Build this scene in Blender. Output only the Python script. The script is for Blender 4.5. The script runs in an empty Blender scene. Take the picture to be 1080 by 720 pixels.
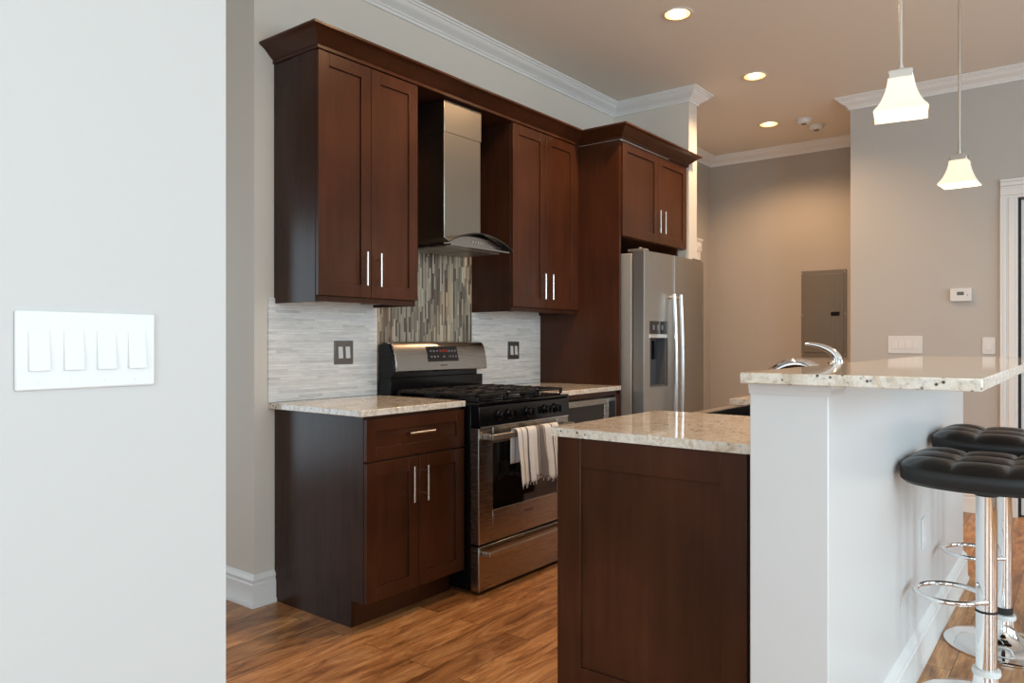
import bpy, bmesh, math, random
from mathutils import Vector, Matrix
from mathutils.geometry import delaunay_2d_cdt
random.seed(7)
SC = bpy.context.scene
COL = SC.collection

# ------------------------------------------------------------------ camera, light, exposure
YAW = 37.839
cam_d = bpy.data.cameras.new('camera'); cam = bpy.data.objects.new('camera', cam_d); COL.objects.link(cam)
cam.location = (0, 0, 1.2); cam.rotation_euler = (math.radians(90), 0, math.radians(YAW - 90))
cam_d.sensor_width = 36; cam_d.lens = 26.177; cam_d.shift_y = -0.8 / 1080; cam_d.clip_start = .05
SC.camera = cam
SC.view_settings.view_transform = 'Standard'; SC.view_settings.look = 'None'
SC.view_settings.exposure = 0.0; SC.view_settings.gamma = 1.0; SC.view_settings.use_curve_mapping = False
wd = bpy.data.worlds.new('sky'); SC.world = wd; wd.use_nodes = True
wd.node_tree.nodes['Background'].inputs[0].default_value = (.75, .87, 1, 1)
wd.node_tree.nodes['Background'].inputs[1].default_value = 1.0

def area(name, loc, direction, sx, sy, power, color):
    l = bpy.data.lights.new(name, 'AREA'); l.shape = 'RECTANGLE'; l.size = sx; l.size_y = sy
    l.energy = power; l.color = color
    o = bpy.data.objects.new(name, l); COL.objects.link(o); o.location = loc
    o.rotation_euler = Vector(direction).to_track_quat('-Z', 'Y').to_euler()
    return o
DAY = (.72, .90, 1.0)
# area lights for unseen windows, placed by guess to light the room
for wx, pw in ((.2, 108), (2.3, 36), (4.4, 36)):
    area('window_daylight', (wx, -3.27, 1.5), (0, 1, -.22), 1.4, 2.0, pw, DAY)
area('window_daylight', (.25, 5.07, 1.15), (0, -1, -.1), 1.2, 1.9, 16, DAY)  # unseen rear window, added to brighten the lower cabinet sides
area('window_daylight', (-2.67, -1.0, 1.5), (1, 0.0, -.12), 2.4, 2.0, 72, DAY)
area('window_daylight', (-2.67, 3.0, 1.5), (1, 0.0, -.1), 1.4, 2.0, 9, DAY)  # unseen hall window, added to light the hall wall

# ------------------------------------------------------------------ materials
def srgb(r, g, b):
    f = lambda v: (v / 255 / 12.92) if v / 255 <= .04045 else ((v / 255 + .055) / 1.055) ** 2.4
    return (f(r), f(g), f(b), 1)
def new_mat(name):
    m = bpy.data.materials.new(name); m.use_nodes = True
    return m, m.node_tree.nodes, m.node_tree.links, m.node_tree.nodes['Principled BSDF']
def plain(name, col, rough=.5, metal=0, coat=0, spec=.5, emit=None, estr=0):
    m, n, l, p = new_mat(name)
    p.inputs['Base Color'].default_value = col; p.inputs['Roughness'].default_value = rough
    p.inputs['Metallic'].default_value = metal; p.inputs['Coat Weight'].default_value = coat
    p.inputs['Specular IOR Level'].default_value = spec
    if emit: p.inputs['Emission Color'].default_value = emit; p.inputs['Emission Strength'].default_value = estr
    return m
def mapping(n, l, scale, rot=(0, 0, 0), coord='Object'):
    tc = n.new('ShaderNodeTexCoord'); mp = n.new('ShaderNodeMapping')
    l.new(tc.outputs[coord], mp.inputs[0]); mp.inputs['Scale'].default_value = scale; mp.inputs['Rotation'].default_value = rot
    return mp
def noise(n, l, vec, scale, detail=4, rough=.55, dist=0):
    t = n.new('ShaderNodeTexNoise'); l.new(vec, t.inputs['Vector'])
    t.inputs['Scale'].default_value = scale; t.inputs['Detail'].default_value = detail
    t.inputs['Roughness'].default_value = rough; t.inputs['Distortion'].default_value = dist
    return t
def ramp(n, l, src, stops):
    r = n.new('ShaderNodeValToRGB'); e = r.color_ramp.elements
    while len(e) < len(stops): e.new(.5)
    for i, (p, c) in enumerate(stops): e[i].position = p; e[i].color = c
    if src is not None: l.new(src, r.inputs[0])
    return r
def mixc(n, l, fac, a, b, mode='MIX'):
    x = n.new('ShaderNodeMix'); x.data_type = 'RGBA'; x.blend_type = mode
    for s, v in ((0, fac), (6, a), (7, b)):
        if isinstance(v, (int, float)): x.inputs[s].default_value = v
        elif isinstance(v, tuple): x.inputs[s].default_value = v
        else: l.new(v, x.inputs[s])
    return x.outputs[2]
def bump(n, l, h, p, strength=.2, dist=.002):
    b = n.new('ShaderNodeBump'); b.inputs['Strength'].default_value = strength; b.inputs['Distance'].default_value = dist
    l.new(h, b.inputs['Height']); l.new(b.outputs[0], p.inputs['Normal'])

def paint(name, col, rough=.55):
    m, n, l, p = new_mat(name)
    mp = mapping(n, l, (1, 1, 1)); t = noise(n, l, mp.outputs[0], 260, 2)
    p.inputs['Base Color'].default_value = col; p.inputs['Roughness'].default_value = rough
    bump(n, l, t.outputs[0], p, .06, .001)
    return m
M_WALL = paint('grey_wall_paint', (.57, .555, .54, 1))  # wall paint dimmed a little to offset stronger window light
M_WALLK = paint('kitchen_wall_paint', (.70, .65, .575, 1))  # same wall paint, lightened and warmed in place of missing light
M_WALLF = paint('beige_wall_paint', (.42, .385, .345, 1))  # wall tone darkened to offset the strong can lights
M_WALLR = paint('greige_wall_paint', (.50, .475, .44, 1))  # darkened too, so the can lights do not overexpose this wall
M_CEIL = paint('ceiling_paint', (.80, .745, .665, 1), .7)
M_BARWALL = paint('bar_wall_paint', (.70, .70, .695, 1), .35)
M_TRIM = plain('white_trim_paint', (.80, .79, .77, 1), .35)
M_WHITE = plain('white_plastic', (.74, .74, .73, 1), .35)
M_GAP = plain('shadow_gap_dark', (.02, .02, .02, 1), .8)

def wood(name, dark, mid, light, scale=(26, 26, 1.6), rough=.28):
    m, n, l, p = new_mat(name)
    mp = mapping(n, l, scale); g = noise(n, l, mp.outputs[0], 1.6, 6, .6, .4)
    mp2 = mapping(n, l, (1, 1, .8)); b = noise(n, l, mp2.outputs[0], 3.2, 3, .5)
    r = ramp(n, l, g.outputs[0], [(.25, dark), (.55, mid), (.85, light)])
    r2 = ramp(n, l, b.outputs[0], [(.3, (.76, .74, .72, 1)), (.7, (1.28, 1.25, 1.2, 1))])
    l.new(mixc(n, l, 1.0, r.outputs[0], r2.outputs[0], 'MULTIPLY'), p.inputs['Base Color'])
    p.inputs['Roughness'].default_value = rough; p.inputs['Specular IOR Level'].default_value = .25; p.inputs['Coat Weight'].default_value = .05; p.inputs['Coat Roughness'].default_value = .2
    return m
M_WOOD = wood('espresso_cherry_wood', (.044, .0140, .0060, 1), (.056, .0184, .0078, 1), (.070, .0238, .0098, 1))
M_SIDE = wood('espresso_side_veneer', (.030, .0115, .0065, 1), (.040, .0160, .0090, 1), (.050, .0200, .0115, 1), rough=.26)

def floor_mat():
    m, n, l, p = new_mat('hickory_plank_floor')
    mp = mapping(n, l, (1, 1, 1))
    br = n.new('ShaderNodeTexBrick'); l.new(mp.outputs[0], br.inputs['Vector'])
    br.offset = .37; br.offset_frequency = 2
    for k, v in (('Color1', (0, 0, 0, 1)), ('Color2', (1, 1, 1, 1)), ('Mortar', (.5, .5, .5, 1)), ('Scale', 1), ('Mortar Size', .0012), ('Mortar Smooth', .1), ('Bias', 0), ('Brick Width', 1.15), ('Row Height', .125)):
        br.inputs[k].default_value = v
    # offset the grain plank by plank so streaks stop at board ends
    off = n.new('ShaderNodeVectorMath'); off.operation = 'MULTIPLY_ADD'
    l.new(br.outputs['Color'], off.inputs[0]); off.inputs[1].default_value = (9, 7, 5); l.new(mp.outputs[0], off.inputs[2])
    sc = n.new('ShaderNodeVectorMath'); sc.operation = 'MULTIPLY'; l.new(off.outputs[0], sc.inputs[0]); sc.inputs[1].default_value = (2.3, 11, 1)
    g1 = noise(n, l, sc.outputs[0], 1.5, 7, .66, 1.1)
    sc2 = n.new('ShaderNodeVectorMath'); sc2.operation = 'MULTIPLY'; l.new(off.outputs[0], sc2.inputs[0]); sc2.inputs[1].default_value = (3.5, 60, 1)
    g2 = noise(n, l, sc2.outputs[0], 2.2, 4, .6)
    r = ramp(n, l, g1.outputs[0], [(.27, (.11, .042, .015, 1)), (.40, (.32, .135, .047, 1)), (.53, (.50, .235, .088, 1)), (.72, (.70, .40, .185, 1))])
    tint = ramp(n, l, br.outputs['Color'], [(0, (.72, .66, .62, 1)), (.5, (1.0, .98, .95, 1)), (1, (1.28, 1.28, 1.25, 1))])
    a = mixc(n, l, 1.0, r.outputs[0], tint.outputs[0], 'MULTIPLY')
    fine = ramp(n, l, g2.outputs[0], [(.35, (.78, .78, .78, 1)), (.6, (1.06, 1.06, 1.06, 1))])
    a = mixc(n, l, 1.0, a, fine.outputs[0], 'MULTIPLY')
    a = mixc(n, l, br.outputs['Fac'], a, (.035, .014, .007, 1))
    l.new(a, p.inputs['Base Color']); p.inputs['Roughness'].default_value = .34
    p.inputs['Specular IOR Level'].default_value = .45
    bump(n, l, g2.outputs[0], p, .18, .002)
    return m
M_FLOOR = floor_mat()

def granite():
    m, n, l, p = new_mat('cream_granite')
    mp = mapping(n, l, (1, 1, 1), coord='Object')
    a = noise(n, l, mp.outputs[0], 9, 6, .65, 1.2); b = noise(n, l, mp.outputs[0], 70, 4, .7)
    base = ramp(n, l, a.outputs[0], [(.28, (.52, .42, .31, 1)), (.42, (.70, .62, .51, 1)), (.56, (.82, .78, .71, 1)), (.70, (.62, .47, .31, 1))])
    f = ramp(n, l, b.outputs[0], [(.32, (.70, .67, .64, 1)), (.47, (1, 1, 1, 1)), (.7, (1.1, 1.1, 1.08, 1))])
    c = mixc(n, l, 1.0, base.outputs[0], f.outputs[0], 'MULTIPLY')
    v = n.new('ShaderNodeTexVoronoi'); l.new(mp.outputs[0], v.inputs['Vector']); v.inputs['Scale'].default_value = 48
    sp = ramp(n, l, v.outputs['Distance'], [(.13, (1, 1, 1, 1)), (.24, (0, 0, 0, 1))])
    k = noise(n, l, mp.outputs[0], 14, 2); kk = ramp(n, l, k.outputs[0], [(.44, (0, 0, 0, 1)), (.54, (1, 1, 1, 1))])
    fac = mixc(n, l, 1.0, sp.outputs[0], kk.outputs[0], 'MULTIPLY')
    c = mixc(n, l, fac, c, (.07, .045, .04, 1))
    l.new(c, p.inputs['Base Color']); p.inputs['Roughness'].default_value = .05; p.inputs['Specular IOR Level'].default_value = .9
    return m
M_GRAN = granite()

def tile(name, vertical, stops, row, width, mortar):
    m, n, l, p = new_mat(name)
    def math_(op, *a):
        x = n.new('ShaderNodeMath'); x.operation = op
        for i, v in enumerate(a):
            if isinstance(v, (int, float)): x.inputs[i].default_value = v
            else: l.new(v, x.inputs[i])
        return x.outputs[0]
    tc = n.new('ShaderNodeTexCoord'); s = n.new('ShaderNodeSeparateXYZ'); l.new(tc.outputs['Object'], s.inputs[0])
    along, across = (s.outputs[2], s.outputs[0]) if vertical else (s.outputs[0], s.outputs[2])
    c_ = math_('DIVIDE', across, row); ci = math_('FLOOR', c_); cf = math_('FRACT', c_)
    w1 = n.new('ShaderNodeTexWhiteNoise'); w1.noise_dimensions = '1D'; l.new(ci, w1.inputs['W'])
    # every strip line starts at its own offset and has its own piece length
    ln = math_('MULTIPLY_ADD', w1.outputs[0], width * .8, width * .6)
    r_ = math_('DIVIDE', math_('ADD', along, math_('MULTIPLY', w1.outputs[0], 37.0)), ln); ri = math_('FLOOR', r_); rf = math_('FRACT', r_)
    cb = n.new('ShaderNodeCombineXYZ'); l.new(ci, cb.inputs[0]); l.new(ri, cb.inputs[1])
    w2 = n.new('ShaderNodeTexWhiteNoise'); w2.noise_dimensions = '2D'; l.new(cb.outputs[0], w2.inputs['Vector'])
    r = ramp(n, l, w2.outputs[0], stops)
    cv = n.new('ShaderNodeCombineXYZ'); l.new(math_('MULTIPLY', along, 7.0), cv.inputs[0]); l.new(math_('MULTIPLY', across, 60.0), cv.inputs[1]); l.new(w2.outputs[0], cv.inputs[2])
    g = noise(n, l, cv.outputs[0], 2, 4, .6); gr = ramp(n, l, g.outputs[0], [(.3, (.86, .86, .87, 1)), (.6, (1.05, 1.05, 1.05, 1))])
    c = mixc(n, l, 1.0, r.outputs[0], gr.outputs[0], 'MULTIPLY')
    j1 = math_('MAXIMUM', math_('LESS_THAN', cf, .07), math_('LESS_THAN', math_('MULTIPLY', rf, ln), .0011))
    c = mixc(n, l, j1, c, mortar)
    l.new(c, p.inputs['Base Color']); p.inputs['Roughness'].default_value = .25
    bump(n, l, math_('SUBTRACT', 1.0, j1), p, .4, .001)
    return m
M_TILEW = tile('white_marble_strip_tile', False, [(0, (.64, .64, .63, 1)), (.3, (.80, .80, .78, 1)), (.7, (.88, .88, .86, 1)), (1, (.74, .74, .74, 1))], .0125, .19, (.62, .62, .60, 1))
M_TILEA = tile('mixed_vertical_strip_tile', True, [(0, (.085, .060, .048, 1)), (.22, (.17, .13, .10, 1)), (.4, (.27, .24, .18, 1)), (.6, (.42, .36, .27, 1)), (.8, (.58, .52, .40, 1)), (1, (.30, .265, .19, 1))], .0125, .12, (.25, .22, .18, 1))

def steel(name, col=(.38, .36, .335, 1), rough=.27, axis=2):
    m, n, l, p = new_mat(name)
    sc = [3, 3, 3]; sc[axis] = 240
    mp = mapping(n, l, tuple(sc)); t = noise(n, l, mp.outputs[0], 1, 3)
    p.inputs['Base Color'].default_value = col; p.inputs['Metallic'].default_value = 1
    rr = n.new('ShaderNodeMapRange'); l.new(t.outputs[0], rr.inputs[0]); rr.inputs[3].default_value = rough - .008; rr.inputs[4].default_value = rough + .012
    l.new(rr.outputs[0], p.inputs['Roughness'])
    return m
M_STEEL = steel('brushed_stainless_steel')
M_STEELV = steel('brushed_stainless_vertical', (.45, .43, .40, 1), .36, 0)
M_STEELC = steel('brushed_chimney_steel', (.34, .32, .285, 1), .3, 0)
M_STEELL = plain('bright_stainless_edge', (.78, .77, .75, 1), .3, 1)
M_STEELH = plain('satin_steel_bar', (.50, .46, .41, 1), .38, 1)
M_FSIDE = plain('grey_enamel_side', (.40, .39, .37, 1), .35, .3)
M_NICKEL = plain('satin_nickel', (.72, .70, .67, 1), .25, 1)
M_CHROME = plain('polished_chrome', (.88, .88, .88, 1), .05, 1)
M_BLACK = plain('black_enamel', (.004, .004, .005, 1), .13, spec=.3)
M_BLACKM = plain('black_cast_iron', (.010, .010, .011, 1), .42, spec=.35)
M_BGLASS = plain('black_oven_glass', (.004, .004, .004, 1), .04, spec=.6)
M_VINYL = plain('black_tufted_vinyl', (.009, .008, .0075, 1), .33, spec=.38)
M_RUBBER = plain('black_rubber', (.015, .015, .015, 1), .6)
M_DISP = plain('black_display_glass', (.01, .008, .008, 1), .12)
M_MARK = plain('printed_light_marks', (.17, .18, .20, 1), .5)
M_LOGO = plain('printed_dark_mark', (.07, .065, .06, 1), .5)
M_RED = plain('red_clock_digits', (.10, .008, .006, 1), .4, emit=(1, .06, .02, 1), estr=.08)
M_LCD = plain('grey_lcd', (.13, .14, .13, 1), .2)
M_PANEL = plain('grey_panel_enamel', (.20, .185, .165, 1), .35, .3)
M_PEWTER = plain('pewter_outlet_plate', (.20, .19, .18, 1), .35, .8)
M_SINK = plain('dark_sink_basin', (.03, .03, .033, 1), .3, .5)
M_SINKR = plain('brushed_sink_apron', (.24, .22, .20, 1), .4, .8)
M_WHITEB = plain('white_collar_plastic', (.75, .75, .73, 1), .4)
def shade_mat():
    m, n, l, p = new_mat('frosted_lamp_glass')
    p.inputs['Base Color'].default_value = (.9, .85, .75, 1); p.inputs['Roughness'].default_value = .4
    p.inputs['Emission Color'].default_value = (1.0, .80, .50, 1); p.inputs['Emission Strength'].default_value = .38
    return m
M_SHADE = shade_mat()
M_BULB = plain('warm_glowing_bulb', (1, .9, .7, 1), .5, emit=(1, .82, .55, 1), estr=9)
M_GLASSC = plain('smoked_hood_glass', (.05, .05, .045, 1), .05)
M_GLASSC.node_tree.nodes['Principled BSDF'].inputs['Transmission Weight'].default_value = .55
M_REFL = plain('gold_lamp_reflector', (.85, .62, .33, 1), .3, .6)
def towel_mat():
    m, n, l, p = new_mat('striped_cotton_towel')
    tc = n.new('ShaderNodeTexCoord'); s = n.new('ShaderNodeSeparateXYZ'); l.new(tc.outputs['UV'], s.inputs[0])
    W = (.86, .85, .84, 1); G = (.13, .12, .12, 1); L = (.50, .50, .49, 1)
    st = [(0, W), (.08, L), (.11, W), (.205, G), (.235, W), (.42, W), (.445, G), (.47, L), (.485, (.20, .175, .16, 1)), (.60, L), (.62, G), (.64, W), (.79, W), (.80, G), (.83, W), (.86, L), (.88, W)]
    r = ramp(n, l, s.outputs[0], st); r.color_ramp.interpolation = 'CONSTANT'
    l.new(r.outputs[0], p.inputs['Base Color']); p.inputs['Roughness'].default_value = .9
    mp = mapping(n, l, (1, 1, 1)); t = noise(n, l, mp.outputs[0], 400, 2); bump(n, l, t.outputs[0], p, .4, .001)
    return m
M_TOWEL = towel_mat()

# ------------------------------------------------------------------ mesh helpers
class MB:
    def __init__(s): s.bm = bmesh.new()
    def face(s, vs, mi=0):
        try: f = s.bm.faces.new(vs); f.material_index = mi; return f
        except ValueError: return None
    def box(s, x0, x1, y0, y1, z0, z1, mi=0):
        v = [s.bm.verts.new((x, y, z)) for x in (x0, x1) for y in (y0, y1) for z in (z0, z1)]
        for q in ((0, 1, 3, 2), (4, 6, 7, 5), (0, 4, 5, 1), (2, 3, 7, 6), (0, 2, 6, 4), (1, 5, 7, 3)): s.face([v[i] for i in q], mi)
        return s
    def prism(s, pts, axis, a, b, mi=0):
        """pts in the plane normal to axis, extruded a..b"""
        def mk(p, t):
            return (t, p[0], p[1]) if axis == 'x' else (p[0], t, p[1]) if axis == 'y' else (p[0], p[1], t)
        A = [s.bm.verts.new(mk(p, a)) for p in pts]; B = [s.bm.verts.new(mk(p, b)) for p in pts]; n = len(pts)
        s.face(A[::-1], mi); s.face(B, mi)
        for i in range(n): s.face([A[i], A[(i + 1) % n], B[(i + 1) % n], B[i]], mi)
        return s
    def tube(s, pts, r, n=12, mi=0, closed=False, flat=None):
        pts = [Vector(p) for p in pts]; N = len(pts); rr = r if isinstance(r, (list, tuple)) else [r] * N
        rings = []; up = None
        for i, p in enumerate(pts):
            a = pts[i - 1] if (i > 0 or closed) else p; b = pts[(i + 1) % N] if (i < N - 1 or closed) else p
            t = (b - a).normalized()
            if up is None:
                up = Vector((0, 0, 1)) if abs(t.z) < .9 else Vector((1, 0, 0))
            u = (up - t * up.dot(t)).normalized(); w = t.cross(u); up = u
            fl = 1 if flat is None else flat
            rings.append([s.bm.verts.new(p + u * (math.cos(2 * math.pi * k / n) * rr[i]) + w * (math.sin(2 * math.pi * k / n) * rr[i] * fl)) for k in range(n)])
        for i in range(N if closed else N - 1):
            A, B = rings[i], rings[(i + 1) % N]
            for k in range(n): s.face([A[k], A[(k + 1) % n], B[(k + 1) % n], B[k]], mi)
        if not closed: s.face(rings[0][::-1], mi); s.face(rings[-1], mi)
        return s
    def cyl(s, p0, p1, r, n=24, mi=0, r1=None): return s.tube([p0, p1], [r, r if r1 is None else r1], n, mi)
    def lathe(s, c, prof, n=40, mi=0, axis='z'):
        """prof: (radius, height) list"""
        rings = []
        for (r, h) in prof:
            ring = []
            for k in range(n):
                a = 2 * math.pi * k / n; ca, sa = math.cos(a) * r, math.sin(a) * r
                q = (ca, sa, h) if axis == 'z' else (ca, -h, sa)
                ring.append(s.bm.verts.new((c[0] + q[0], c[1] + q[1], c[2] + q[2])))
            rings.append(ring)
        for A, B in zip(rings, rings[1:]):
            for k in range(n): s.face([A[k], A[(k + 1) % n], B[(k + 1) % n], B[k]], mi)
        s.face(rings[0][::-1], mi); s.face(rings[-1], mi)
        return s
    def sweep(s, path, prof, mi=0, side=1):
        """mitred moulding on a horizontal polyline; prof (out, z); out = to the right of travel"""
        P = [Vector(p) for p in path]; rings = []
        for i, p in enumerate(P):
            def nrm(a, b): d = (b - a).normalized(); return Vector((d.y, -d.x)) * side
            if i == 0: off = nrm(P[0], P[1])
            elif i == len(P) - 1: off = nrm(P[-2], P[-1])
            else:
                a, b = nrm(P[i - 1], p), nrm(p, P[i + 1]); off = (a + b) / (1 + a.dot(b))
            rings.append([s.bm.verts.new((p.x + off.x * o, p.y + off.y * o, z)) for (o, z) in prof])
        n = len(prof)
        for A, B in zip(rings, rings[1:]):
            for k in range(n): s.face([A[k], A[(k + 1) % n], B[(k + 1) % n], B[k]], mi)
        s.face(rings[0][::-1], mi); s.face(rings[-1], mi)
        return s
    def build(s, name, mat, parent=None, bevel=0, uv=False, flat=False):
        bm = s.bm; bmesh.ops.recalc_face_normals(bm, faces=bm.faces)
        if parent is not None:
            L = Vector((0, 0, 0)); q = parent
            while q is not None: L += q.location; q = q.parent
        else:
            xs = [v.co for v in bm.verts]
            L = Vector(((min(c.x for c in xs) + max(c.x for c in xs)) / 2, (min(c.y for c in xs) + max(c.y for c in xs)) / 2, min(c.z for c in xs)))
        for v in bm.verts: v.co -= L
        me = bpy.data.meshes.new(name); bm.to_mesh(me); bm.free()
        if not flat:
            me.polygons.foreach_set('use_smooth', [True] * len(me.polygons)); me.set_sharp_from_angle(angle=math.radians(32))
        for m in (mat if isinstance(mat, (list, tuple)) else [mat]): me.materials.append(m)
        o = bpy.data.objects.new(name, me); COL.objects.link(o)
        if parent is not None: o.parent = parent
        else: o.location = L
        if bevel:
            b = o.modifiers.new('bevel', 'BEVEL'); b.width = bevel; b.segments = 2; b.limit_method = 'ANGLE'; b.angle_limit = math.radians(40)
        return o
def box(name, mat, x0, x1, y0, y1, z0, z1, parent=None, bevel=0): return MB().box(x0, x1, y0, y1, z0, z1).build(name, mat, parent, bevel)
def thing(name, label, cat, loc, group=None):
    o = bpy.data.objects.new(name, None); COL.objects.link(o); o.location = loc; o.empty_display_size = .1
    return tag(o, label, cat, group)
def tag(o, label, cat, group=None):
    o['label'] = label; o['category'] = cat
    if group: o['group'] = group
    return o
def struct(o, label=None):
    o['kind'] = 'structure'
    if label: o['label'] = label
    return o
def copy_tree(o, parent=None):
    c = o.copy(); COL.objects.link(c)
    if parent is not None: c.parent = parent
    for ch in list(o.children): copy_tree(ch, c)
    return c

# ------------------------------------------------------------------ the room
CZ = 3.05            # ceiling height
WY = 2.98            # cabinet wall
X0, X1, Y0_, Y1_ = -2.6, 7.4, -3.2, 5.0
struct(box('floor', M_FLOOR, X0 - .2, X1 + .2, Y0_ - .2, Y1_ + .2, -.08, 0))
CANS = [(3.903, 1.846), (5.15, 1.852), (6.369, 2.17), (2.65, 1.85), (1.40, 1.85)]  # last two are unseen, added to light the kitchen
def ceiling():
    R = .072; N = 28; pts = [(X0 - .2, Y0_ - .2), (X1 + .2, Y0_ - .2), (X1 + .2, Y1_ + .2), (X0 - .2, Y1_ + .2)]; ed = [(0, 1), (1, 2), (2, 3), (3, 0)]
    for cx, cy in CANS:
        b = len(pts)
        for k in range(N): a = 2 * math.pi * k / N; pts.append((cx + R * math.cos(a), cy + R * math.sin(a))); ed.append((b + k, b + (k + 1) % N))
    vs, es, fs, *_ = delaunay_2d_cdt([Vector(p) for p in pts], ed, [], 0, 1e-6)
    m = MB(); bv = [m.bm.verts.new((v.x, v.y, CZ)) for v in vs]
    for f in fs:
        c = sum((vs[i] for i in f), Vector((0, 0))) / len(f)
        if any((c - Vector(q)).length < R * .98 for q in CANS): continue
        m.face([bv[i] for i in f])
    bmesh.ops.recalc_face_normals(m.bm, faces=m.bm.faces)
    ext = bmesh.ops.extrude_face_region(m.bm, geom=m.bm.faces[:])
    for g in ext['geom']:
        if isinstance(g, bmesh.types.BMVert): g.co.z += .12
    return m.build('ceiling', M_CEIL)
struct(ceiling())
# wall behind the cabinets, with the corner it turns on the left
struct(MB().prism([(1.94, WY), (5.14, WY), (5.14, WY + .14), (2.08, WY + .14)], 'z', 0, CZ).build('wall_kitchen', M_WALLK))
struct(MB().prism([(1.94, WY), (2.08, WY + .14), (2.08, Y1_), (1.94, Y1_)], 'z', 0, CZ).build('wall_hall', M_WALLK))
struct(box('wall_stub', M_WALLK, 5.14, 5.28, 2.34, 3.20, 0, CZ))
struct(box('wall_back', M_WALLF, 5.28, X1, 3.06, 3.20, 0, CZ))
struct(box('wall_far', M_WALLF, 7.23, X1, 1.45, 3.06, 0, CZ))
# right-hand wall with its doorway
DX = 6.09
m = MB(); m.box(DX, X1, .388, 1.45, 0, CZ); m.box(DX, X1, -.52, .388, 2.172, CZ); m.box(DX, X1, Y0_, -.52, 0, CZ); m.box(DX + .16, X1, -.52, .388, 0, 2.172)
struct(m.build('wall_right', M_WALLR))
# foreground wall at the left of the frame
struct(box('wall_foreground', M_WALL, X0, .719, 1.19, 1.31, 0, CZ))
# unseen outer walls; window openings added to let the daylight in
def window_wall(name, axis, pos, t, a0, a1, wins, z0=.45, z1=2.55):
    m = MB(); cur = a0
    def put(u0, u1, zz0, zz1):
        if axis == 'y': m.box(u0, u1, pos, pos + t, zz0, zz1)
        else: m.box(pos, pos + t, u0, u1, zz0, zz1)
    for (c, w) in wins:
        put(cur, c - w / 2, 0, CZ); put(c - w / 2, c + w / 2, 0, z0); put(c - w / 2, c + w / 2, z1, CZ); cur = c + w / 2
    put(cur, a1, 0, CZ)
    return struct(m.build(name, M_WALL))
window_wall('wall_front', 'y', Y0_ - .12, .12, X0, X1, [(.2, 1.5), (2.3, 1.5), (4.4, 1.5)])
window_wall('wall_left', 'x', X0 - .12, .12, Y0_, Y1_, [(-1.0, 2.5), (3.0, 1.5)])
window_wall('wall_rear', 'y', Y1_, .12, X0, 2.08, [(.25, 1.3)], .08, 2.15)  # rear opening added for the light on the cabinet sides
wi = 1  # frames for the unseen, added windows
for (c, w) in [(.2, 1.5), (2.3, 1.5), (4.4, 1.5)]:
    m = MB()
    for u0, u1, a, b in ((c - w / 2, c - w / 2 + .05, .45, 2.55), (c + w / 2 - .05, c + w / 2, .45, 2.55), (c - w / 2 + .05, c + w / 2 - .05, .45, .5), (c - w / 2 + .05, c + w / 2 - .05, 2.5, 2.55), (c - w / 2 + .05, c + w / 2 - .05, 1.5, 1.54)):
        m.box(u0, u1, Y0_ - .05, Y0_ - .01, a, b)
    struct(m.build('window_%d' % wi, M_TRIM)); wi += 1
for (c, w) in [(-1.0, 2.5), (3.0, 1.5)]:
    m = MB()
    for u0, u1, a, b in ((c - w / 2, c - w / 2 + .05, .45, 2.55), (c + w / 2 - .05, c + w / 2, .45, 2.55), (c - .02, c + .02, .5, 2.5), (c - w / 2 + .05, c + w / 2 - .05, .45, .5), (c - w / 2 + .05, c + w / 2 - .05, 2.5, 2.55)):
        m.box(X0 - .05, X0 - .01, u0, u1, a, b)
    struct(m.build('window_%d' % wi, M_TRIM)); wi += 1

# cornice: fillets, cove, ogee
CORN = [(0, -.088), (.010, -.088), (.013, -.080), (.013, -.074), (.020, -.071), (.022, -.064), (.030, -.058), (.042, -.050), (.056, -.042), (.066, -.032), (.072, -.022), (.080, -.020), (.083, -.012), (.092, -.010), (.095, -.004), (.095, -.0005), (0, -.0005)]
CORN = [(o, CZ + z) for o, z in CORN]
struct(MB().sweep([(1.94, Y1_), (1.94, WY), (5.14, WY), (5.14, 2.34), (5.28, 2.34), (5.28, 3.06), (7.23, 3.06), (7.23, 1.45), (DX, 1.45), (DX, Y0_)], CORN).build('trim_1', M_TRIM), 'white crown moulding round the ceiling')
# baseboards
BASE = [(0, 0), (.024, 0), (.024, .012), (.018, .022), (.017, .100), (.013, .106), (.013, .116), (.017, .121), (.012, .132), (.005, .142), (0, .145)]
struct(MB().sweep([(1.94, Y1_), (1.94, WY), (2.043, WY)], BASE).build('baseboard_left', M_TRIM))
struct(MB().sweep([(5.14, 2.36), (5.14, 2.34), (5.28, 2.34), (5.28, 3.06), (5.6, 3.06)], BASE).build('baseboard_stub', M_TRIM))
struct(MB().sweep([(7.23, 3.05), (7.23, 1.45), (DX, 1.45), (DX, .489)], BASE).build('baseboard_far', M_TRIM))
struct(MB().sweep([(DX, -.62), (DX, Y0_)], BASE).build('baseboard_right', M_TRIM))
struct(MB().sweep([(X0, 1.31), (.719, 1.31), (.719, 1.19), (X0, 1.19)], BASE, side=-1).build('baseboard_foreground', M_TRIM))

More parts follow.
